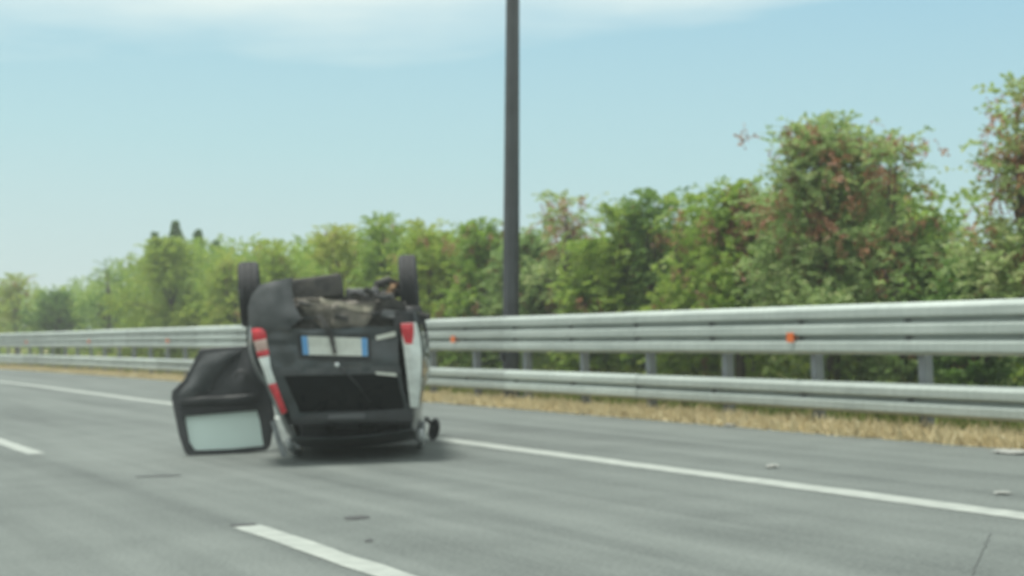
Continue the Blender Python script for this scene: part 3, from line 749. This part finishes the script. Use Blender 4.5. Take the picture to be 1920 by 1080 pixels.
# silencer box and tub
def pxbox(name, x0, y0, x1, y1, ya, yb, m_, bev, tilt=0):
    a, b = L(x0, y1, plane(ya)), L(x1, y0, plane(ya)); c = (a+b)/2; c.y = (ya+yb)/2
    bm = bmesh.new(); add_box(bm, c, (b.x-a.x, yb-ya, b.z-a.z), Matrix.Rotation(tilt, 3, 'Y'), bev)
    o = obj(name, bm, m_, car, True); o.data.set_sharp_from_angle(angle=R(50)); return o
pxbox('exhaust_silencer', 530, 515, 640, 566, .10, .52, M_UNDER, .028, R(-4))
pxbox('spare_wheel_tub', 648, 538, 708, 566, .22, .70, M_SCUFF, .03, R(4))
pxbox('floor_lump', 596, 548, 740, 590, .16, .66, M_UNDER, .03)
rj = random.Random(4)                          # hoses, brackets and torn sheet ends hanging out of the broken tail
for nm, pts, rad in (('hose', [(645,560),(662,548),(690,556),(712,548)], .014), ('hose', [(560,566),(590,575),(640,572),(700,588),(735,580)], .012), ('brake_pipe', [(500,560),(530,566),(580,560),(640,566)], .009),
                     ('hose', [(700,552),(716,560),(730,556),(752,572)], .016), ('cable', [(655,600),(668,612),(676,606),(700,618)], .007)):
    bm = bmesh.new(); add_tube(bm, [L(x, y, plane(.0+rj.uniform(-.06,.1))) for x, y in pts], rad, 7); obj(nm, bm, M_PLAST if nm != 'brake_pipe' else M_CRUSH, car, True)
for nm, x, y, sx, sz, rot, mm in (('torn_bracket',668,556,.13,.05,.4,M_UNDER), ('torn_bracket',716,566,.10,.07,-.5,M_CRUSH), ('torn_bracket',640,596,.12,.04,.25,M_UNDER), ('torn_bracket',560,596,.16,.05,-.35,M_UNDER),
                              ('torn_bracket',728,590,.12,.06,.2,M_SCUFF), ('torn_bracket',690,545,.07,.05,.9,M_UNDER), ('torn_bracket',752,575,.08,.09,.1,M_UNDER)):
    bm = bmesh.new(); add_box(bm, (0,0,0), (sx,.05,sz), None, .008); bmesh.ops.subdivide_edges(bm, edges=bm.edges[:], cuts=1)
    for v in bm.verts: v.co += mnoise.noise_vector(v.co*14+Vector((x,y,0)))*.022
    bmesh.ops.transform(bm, matrix=Matrix.Translation(L(x, y, plane(rj.uniform(-.08,.12)))) @ Matrix.Rotation(rot,4,'Y') @ Matrix.Rotation(rj.uniform(-.5,.5),4,'Z'), verts=bm.verts[:]); obj(nm, bm, mm, car)
AX = .72
wl, wr_ = L(469, 552, plane(AX)), L(767, 538.5, plane(AX))
bm = bmesh.new(); add_tube(bm, [wl+Vector((.08,.05,-.04)), wl.lerp(wr_,.5)+Vector((0,.05,-.12)), wr_+Vector((-.08,.05,-.04))], .045, 10); obj('rear_axle', bm, M_UNDER, car, True)
bm = bmesh.new(); add_tube(bm, [L(704,534,plane(.5)), L(728,526,plane(.55)), wr_+Vector((-.05,0,.0))], [.035,.04,.035], 8); add_tube(bm, [L(703,536,plane(.5)), L(712,575,plane(.5))], .035, 8)
obj('suspension_arm', bm, M_UNDER, car, True)
bm = bmesh.new(); p0, p1 = L(736,536,plane(.55)), L(722,572,plane(.55)); ax_ = (p1-p0); e1 = Vector((1,0,.4)).normalized(); e2 = Vector((0,1,0)); hel = []
for k in range(61): t = k/60; hel.append(p0+ax_*t+(e1*math.cos(t*2*math.pi*5)+e2*math.sin(t*2*math.pi*5))*.045)
add_tube(bm, hel, .011, 6); obj('coil_spring', bm, M_RUST, car, True)
bm = bmesh.new(); add_tube(bm, [p0+ax_*-.1, p1], .03, 10); obj('shock_absorber', bm, M_RUST, car, True)
bm = bmesh.new(); add_box(bm, L(797,592,plane(.1)), (.10,.10,.05), Matrix.Rotation(.4,3,'Y'), .015); obj('broken_bracket', bm, M_UNDER, car)
# fuel tank, exhaust pipe, front subframe: what a step to the side would show
bm = bmesh.new(); add_box(bm, (-.06,1.45,1.23), (.95,.55,.10), None, .04); obj('fuel_tank', bm, M_UNDER, car, True)
bm = bmesh.new(); add_tube(bm, [(-.25,.5,1.24),(-.1,1.0,1.27),(.0,1.9,1.29),(.0,2.9,1.28)], .028, 8); obj('exhaust_pipe', bm, M_CRUSH, car, True)
bm = bmesh.new(); add_box(bm, (-.06,3.2,1.25), (.95,.25,.07), None, .02); add_box(bm, (-.06,3.5,1.22), (.7,.3,.08), None, .02); obj('front_subframe', bm, M_UNDER, car)
# --- wheels
def wheel(c, wd, tilt):
    M_ = Matrix.Translation(c) @ Matrix.Rotation(tilt, 4, 'Z')
    t = bmesh.new(); h = wd/2; rad = .302
    prof = [(.19,-h*.8),(.235,-h),(.275,-h*.98),(.294,-h*.86),(rad,-h*.62),(rad,-h*.36),(rad-.008,-h*.33),(rad-.008,-h*.25),(rad+.001,-h*.22),(rad+.001,h*.22),(rad-.008,h*.25),(rad-.008,h*.33),(rad,h*.36),(rad,h*.62),(.294,h*.86),(.275,h*.98),(.235,h),(.19,h*.8)]
    add_lathe(t, prof, M_, 40)
    w_ = obj('wheel', t, M_RUBBER, car, True); w_.data.set_sharp_from_angle(angle=R(35))
    for sx in (-1, 1):
        b = bmesh.new(); add_lathe(b, [(.186,sx*h*.82),(.18,sx*h*.6),(.07,sx*h*.45),(.055,sx*h*.62),(.01,sx*h*.64)], M_, 32)
        for k in range(8):
            a = k*math.pi/4; add_box(b, M_ @ Vector((sx*h*.55, .12*math.cos(a), .12*math.sin(a))), (.012,.05,.035), (M_.to_3x3() @ Matrix.Rotation(a,3,'X')))
        obj('rim', b, M_RIM, w_)
wheel(wl, .192, R(3)); wheel(wr_, .165, R(-2))
wheel(Vector((-.78,3.2,1.20)), .18, R(-6)); wheel(Vector((.66,3.2,1.20)), .18, R(-6))
# --- roof rails, mirrors, seats
M_FAB = mat('dusty_pale_fabric', (.20,.215,.22), .9, noise=.3, nscale=12)
sheet('curtain_airbag', [(507,790),(516,822),(528,857)], [(516,788),(527,822),(539,856)], 8, 3, M_FAB, surf=plane(.30), thick=.02, dent=.008, dscale=8, seed=31, bulge=.02)
sheet('curtain_airbag', [(788,790),(782,810),(777,828)], [(798,787),(797,810),(790,829)], 8, 3, M_FAB, surf=plane(.75), thick=.02, dent=.008, dscale=8, seed=32, bulge=.02)
for sx in (-1, 1):
    bm = bmesh.new(); xs = .60*sx
    pts = [(xs+cx(0), .62, .03), (xs+cx(0), .72, -.03), (xs+cx(0), 1.1, -.045), (xs+cx(0), 1.8, -.045), (xs+cx(0), 2.15, .0)]
    add_tube(bm, pts, [.03,.034,.034,.034,.03], 10); obj('roof_rail', bm, M_RAILS, car, True)
def mirror(side, base, egg):
    bm = bmesh.new(); add_tube(bm, [base, base.lerp(egg,.6)+Vector((0,0,.02)), egg], [.022,.02,.03], 8)
    r = bmesh.ops.create_uvsphere(bm, u_segments=16, v_segments=12, radius=1, matrix=Matrix.Translation(egg) @ Matrix.Rotation(.25*side,4,'Y') @ Matrix.Diagonal((.058,.05,.115,1)))
    for v in r['verts']:
        if v.co.y < egg.y-.02: v.co.y = egg.y-.02
    o = obj('side_mirror', bm, M_PLAST, car, True)
    b = bmesh.new(); bmesh.ops.create_circle(b, cap_ends=True, segments=20, radius=1, matrix=Matrix.Translation(egg+Vector((0,-.024,0))) @ Matrix.Rotation(R(90),4,'X') @ Matrix.Diagonal((.042,.09,1,1)))
    obj('mirror_glass', b, M_DGLASS, o)
eg = L(814, 805, plane(2.3)); mirror(1, L(797, 783, plane(2.3)), eg)
mirror(-1, Vector((-.80,2.3,.52)), Vector((-.93,2.3,.46)))
for x_, y_, wd in ((-.42,2.05,.46), (.30,2.05,.46), (-.06,.95,1.1)):
    bm = bmesh.new(); add_box(bm, (x_+.02,y_,.82), (wd,.46,.13), None, .04); add_box(bm, (x_+.06,y_-.25,.50), (wd*.95,.12,.55), None, .04)
    add_box(bm, (x_+.09,y_-.26,.17), (.24,.09,.16), None, .03)
    obj('seat', bm, M_CLOTH, car, True)

# --- the open door, swung out on the left: trim panel facing back, window frame near the road
DY = 1.88
sd = lambda x, z: DY + .12*(x+.9)
outer = [(373,655),(400,652),(433,650),(467,648),(486,652),(494,700),(508,740),(514,778),(510,812),(506,835),(499,844),(433,851.5),(392,853),(355,855),(346,849),(335.5,818),(328.5,784),(321,747),(322,733),(344,712),(360,684)]
win = [(345.5,781),(390,774.5),(433,769.5),(462,768),(481,768),(487,790),(494,836),(430,842),(365,844.5),(354,829)]
def inpoly(p, poly):
    x, y = p; c = False; n = len(poly)
    for i in range(n):
        (x1,y1),(x2,y2) = poly[i], poly[(i+1)%n]
        if (y1 > y) != (y2 > y) and x < (x2-x1)*(y-y1)/(y2-y1)+x1: c = not c
    return c
def ring_fill(name, out_, hole, m_, parent, lift, thick, surf):
    bm = bmesh.new()
    def loop(pts, l): return [bm.verts.new(L(x, y, surf, l)) for x, y in pts]
    fo, fh = loop(out_, lift), loop(hole, lift) if hole else []
    ed = []
    for lp in (fo, fh):
        for i in range(len(lp)): ed.append(bm.edges.new((lp[i], lp[(i+1)%len(lp)])))
    r = bmesh.ops.triangle_fill(bm, edges=ed, use_beauty=True)
    fs = [f for f in bm.faces]
    if hole:
        pass
    ex = bmesh.ops.extrude_face_region(bm, geom=fs)
    for v in [g for g in ex['geom'] if isinstance(g, bmesh.types.BMVert)]: v.co.y += thick
    return obj(name, bm, m_, parent)
door = ring_fill('door', outer, win, M_PANEL, car, 0, .09, sd)
door['label'] = 'open car door hanging out at the left, its window near the road'
bv = door.modifiers.new('soft_edges', 'BEVEL'); bv.width = .012; bv.segments = 3; bv.limit_method = 'ANGLE'
ring_fill('window_pane', [(x+ (1.5 if x < 420 else -1.5)*-2, y) for x, y in win], None, M_PANE, door, -.035, .006, sd)
# moulded trim on the panel: upper flange, pocket, armrest, speaker, handle
sheet('door_trim', [(384,662),(366,690),(352,716),(334,738),(336,756)], [(452,655),(440,668),(424,684),(404,708),(392,732)], 10, 8, M_SCUFF, door, surf=sd, lift=.035, thick=.03, dent=.016, dscale=6, seed=20, bulge=.03)
sheet('door_trim', [(456,656),(446,684),(424,712),(404,742)], [(482,656),(486,690),(489,720),(491,750)], 10, 8, M_PANEL, door, surf=sd, lift=.022, thick=.02, dent=.018, dscale=6, seed=21, bulge=.02)
sheet('armrest', [(340,746),(338,762)], [(480,738),(482,756)], 5, 16, M_PLAST, door, surf=sd, lift=.055, thick=.055, dent=.008, dscale=5, seed=22, bulge=.03)
sheet('door_pocket', [(414,682),(396,712),(392,730)], [(440,668),(430,700),(426,728)], 8, 5, M_PLAST, door, surf=sd, lift=.006, thick=.006, bulge=-.03)
sp_ = L(452, 706, sd, .03); bm = bmesh.new(); add_lathe(bm, [(.02,-.012),(.055,-.018),(.065,-.01),(.07,.012)], Matrix.Translation(sp_) @ Matrix.Rotation(R(90),4,'Z'), 20); obj('speaker', bm, M_PLAST, door, True)
bm = bmesh.new(); a, b = L(446,744,sd,.06), L(474,741,sd,.06); add_tube(bm, [a, a.lerp(b,.5)+Vector((0,-.02,0)), b], .010, 8); obj('handle', bm, M_SCUFF, door, True)
sheet('window_sill', [(338,772),(344,781)], [(484,760),(485,769)], 3, 14, M_PLAST, door, surf=sd, lift=.02, thick=.03)

# ------------------------------------------------------------------ litter on the shoulder
M_PAPER = mat('crumpled_pale_paper', (.27,.28,.26), .8, noise=.15, nscale=20)
for i, (px, py, sz, fl, lb) in enumerate([(1378,799,.16,.35,'flat pale scrap of litter lying at the grass edge of the shoulder'), (1447,877,.09,.6,'small white crumpled scrap on the shoulder beside the white edge line'),
                                     (1900,850,.26,.22,'wide pale sheet of litter at the grass edge near the right end'), (1880,927,.08,.4,'tiny pale scrap on the shoulder below the wide litter sheet')]):
    p = on_ground(px, py); bm = bmesh.new(); bmesh.ops.create_icosphere(bm, subdivisions=3, radius=1)
    for v in bm.verts:
        v.co *= 1 + .5*mnoise.noise(v.co*1.7+Vector((i*5.1,0,0))) + .25*mnoise.noise(v.co*4+Vector((0,i*3,0)))
        v.co = Vector((v.co.x*sz*.7, v.co.y*sz*.5, max(-.1, v.co.z)*sz*.32*fl+.012))
    o = obj('paper_scrap', bm, M_PAPER); o.location = (p.x, p.y, 0); o.rotation_euler.z = -YAW+i
    props(o, lb, 'litter', 'scraps of litter on the shoulder', 'thing')
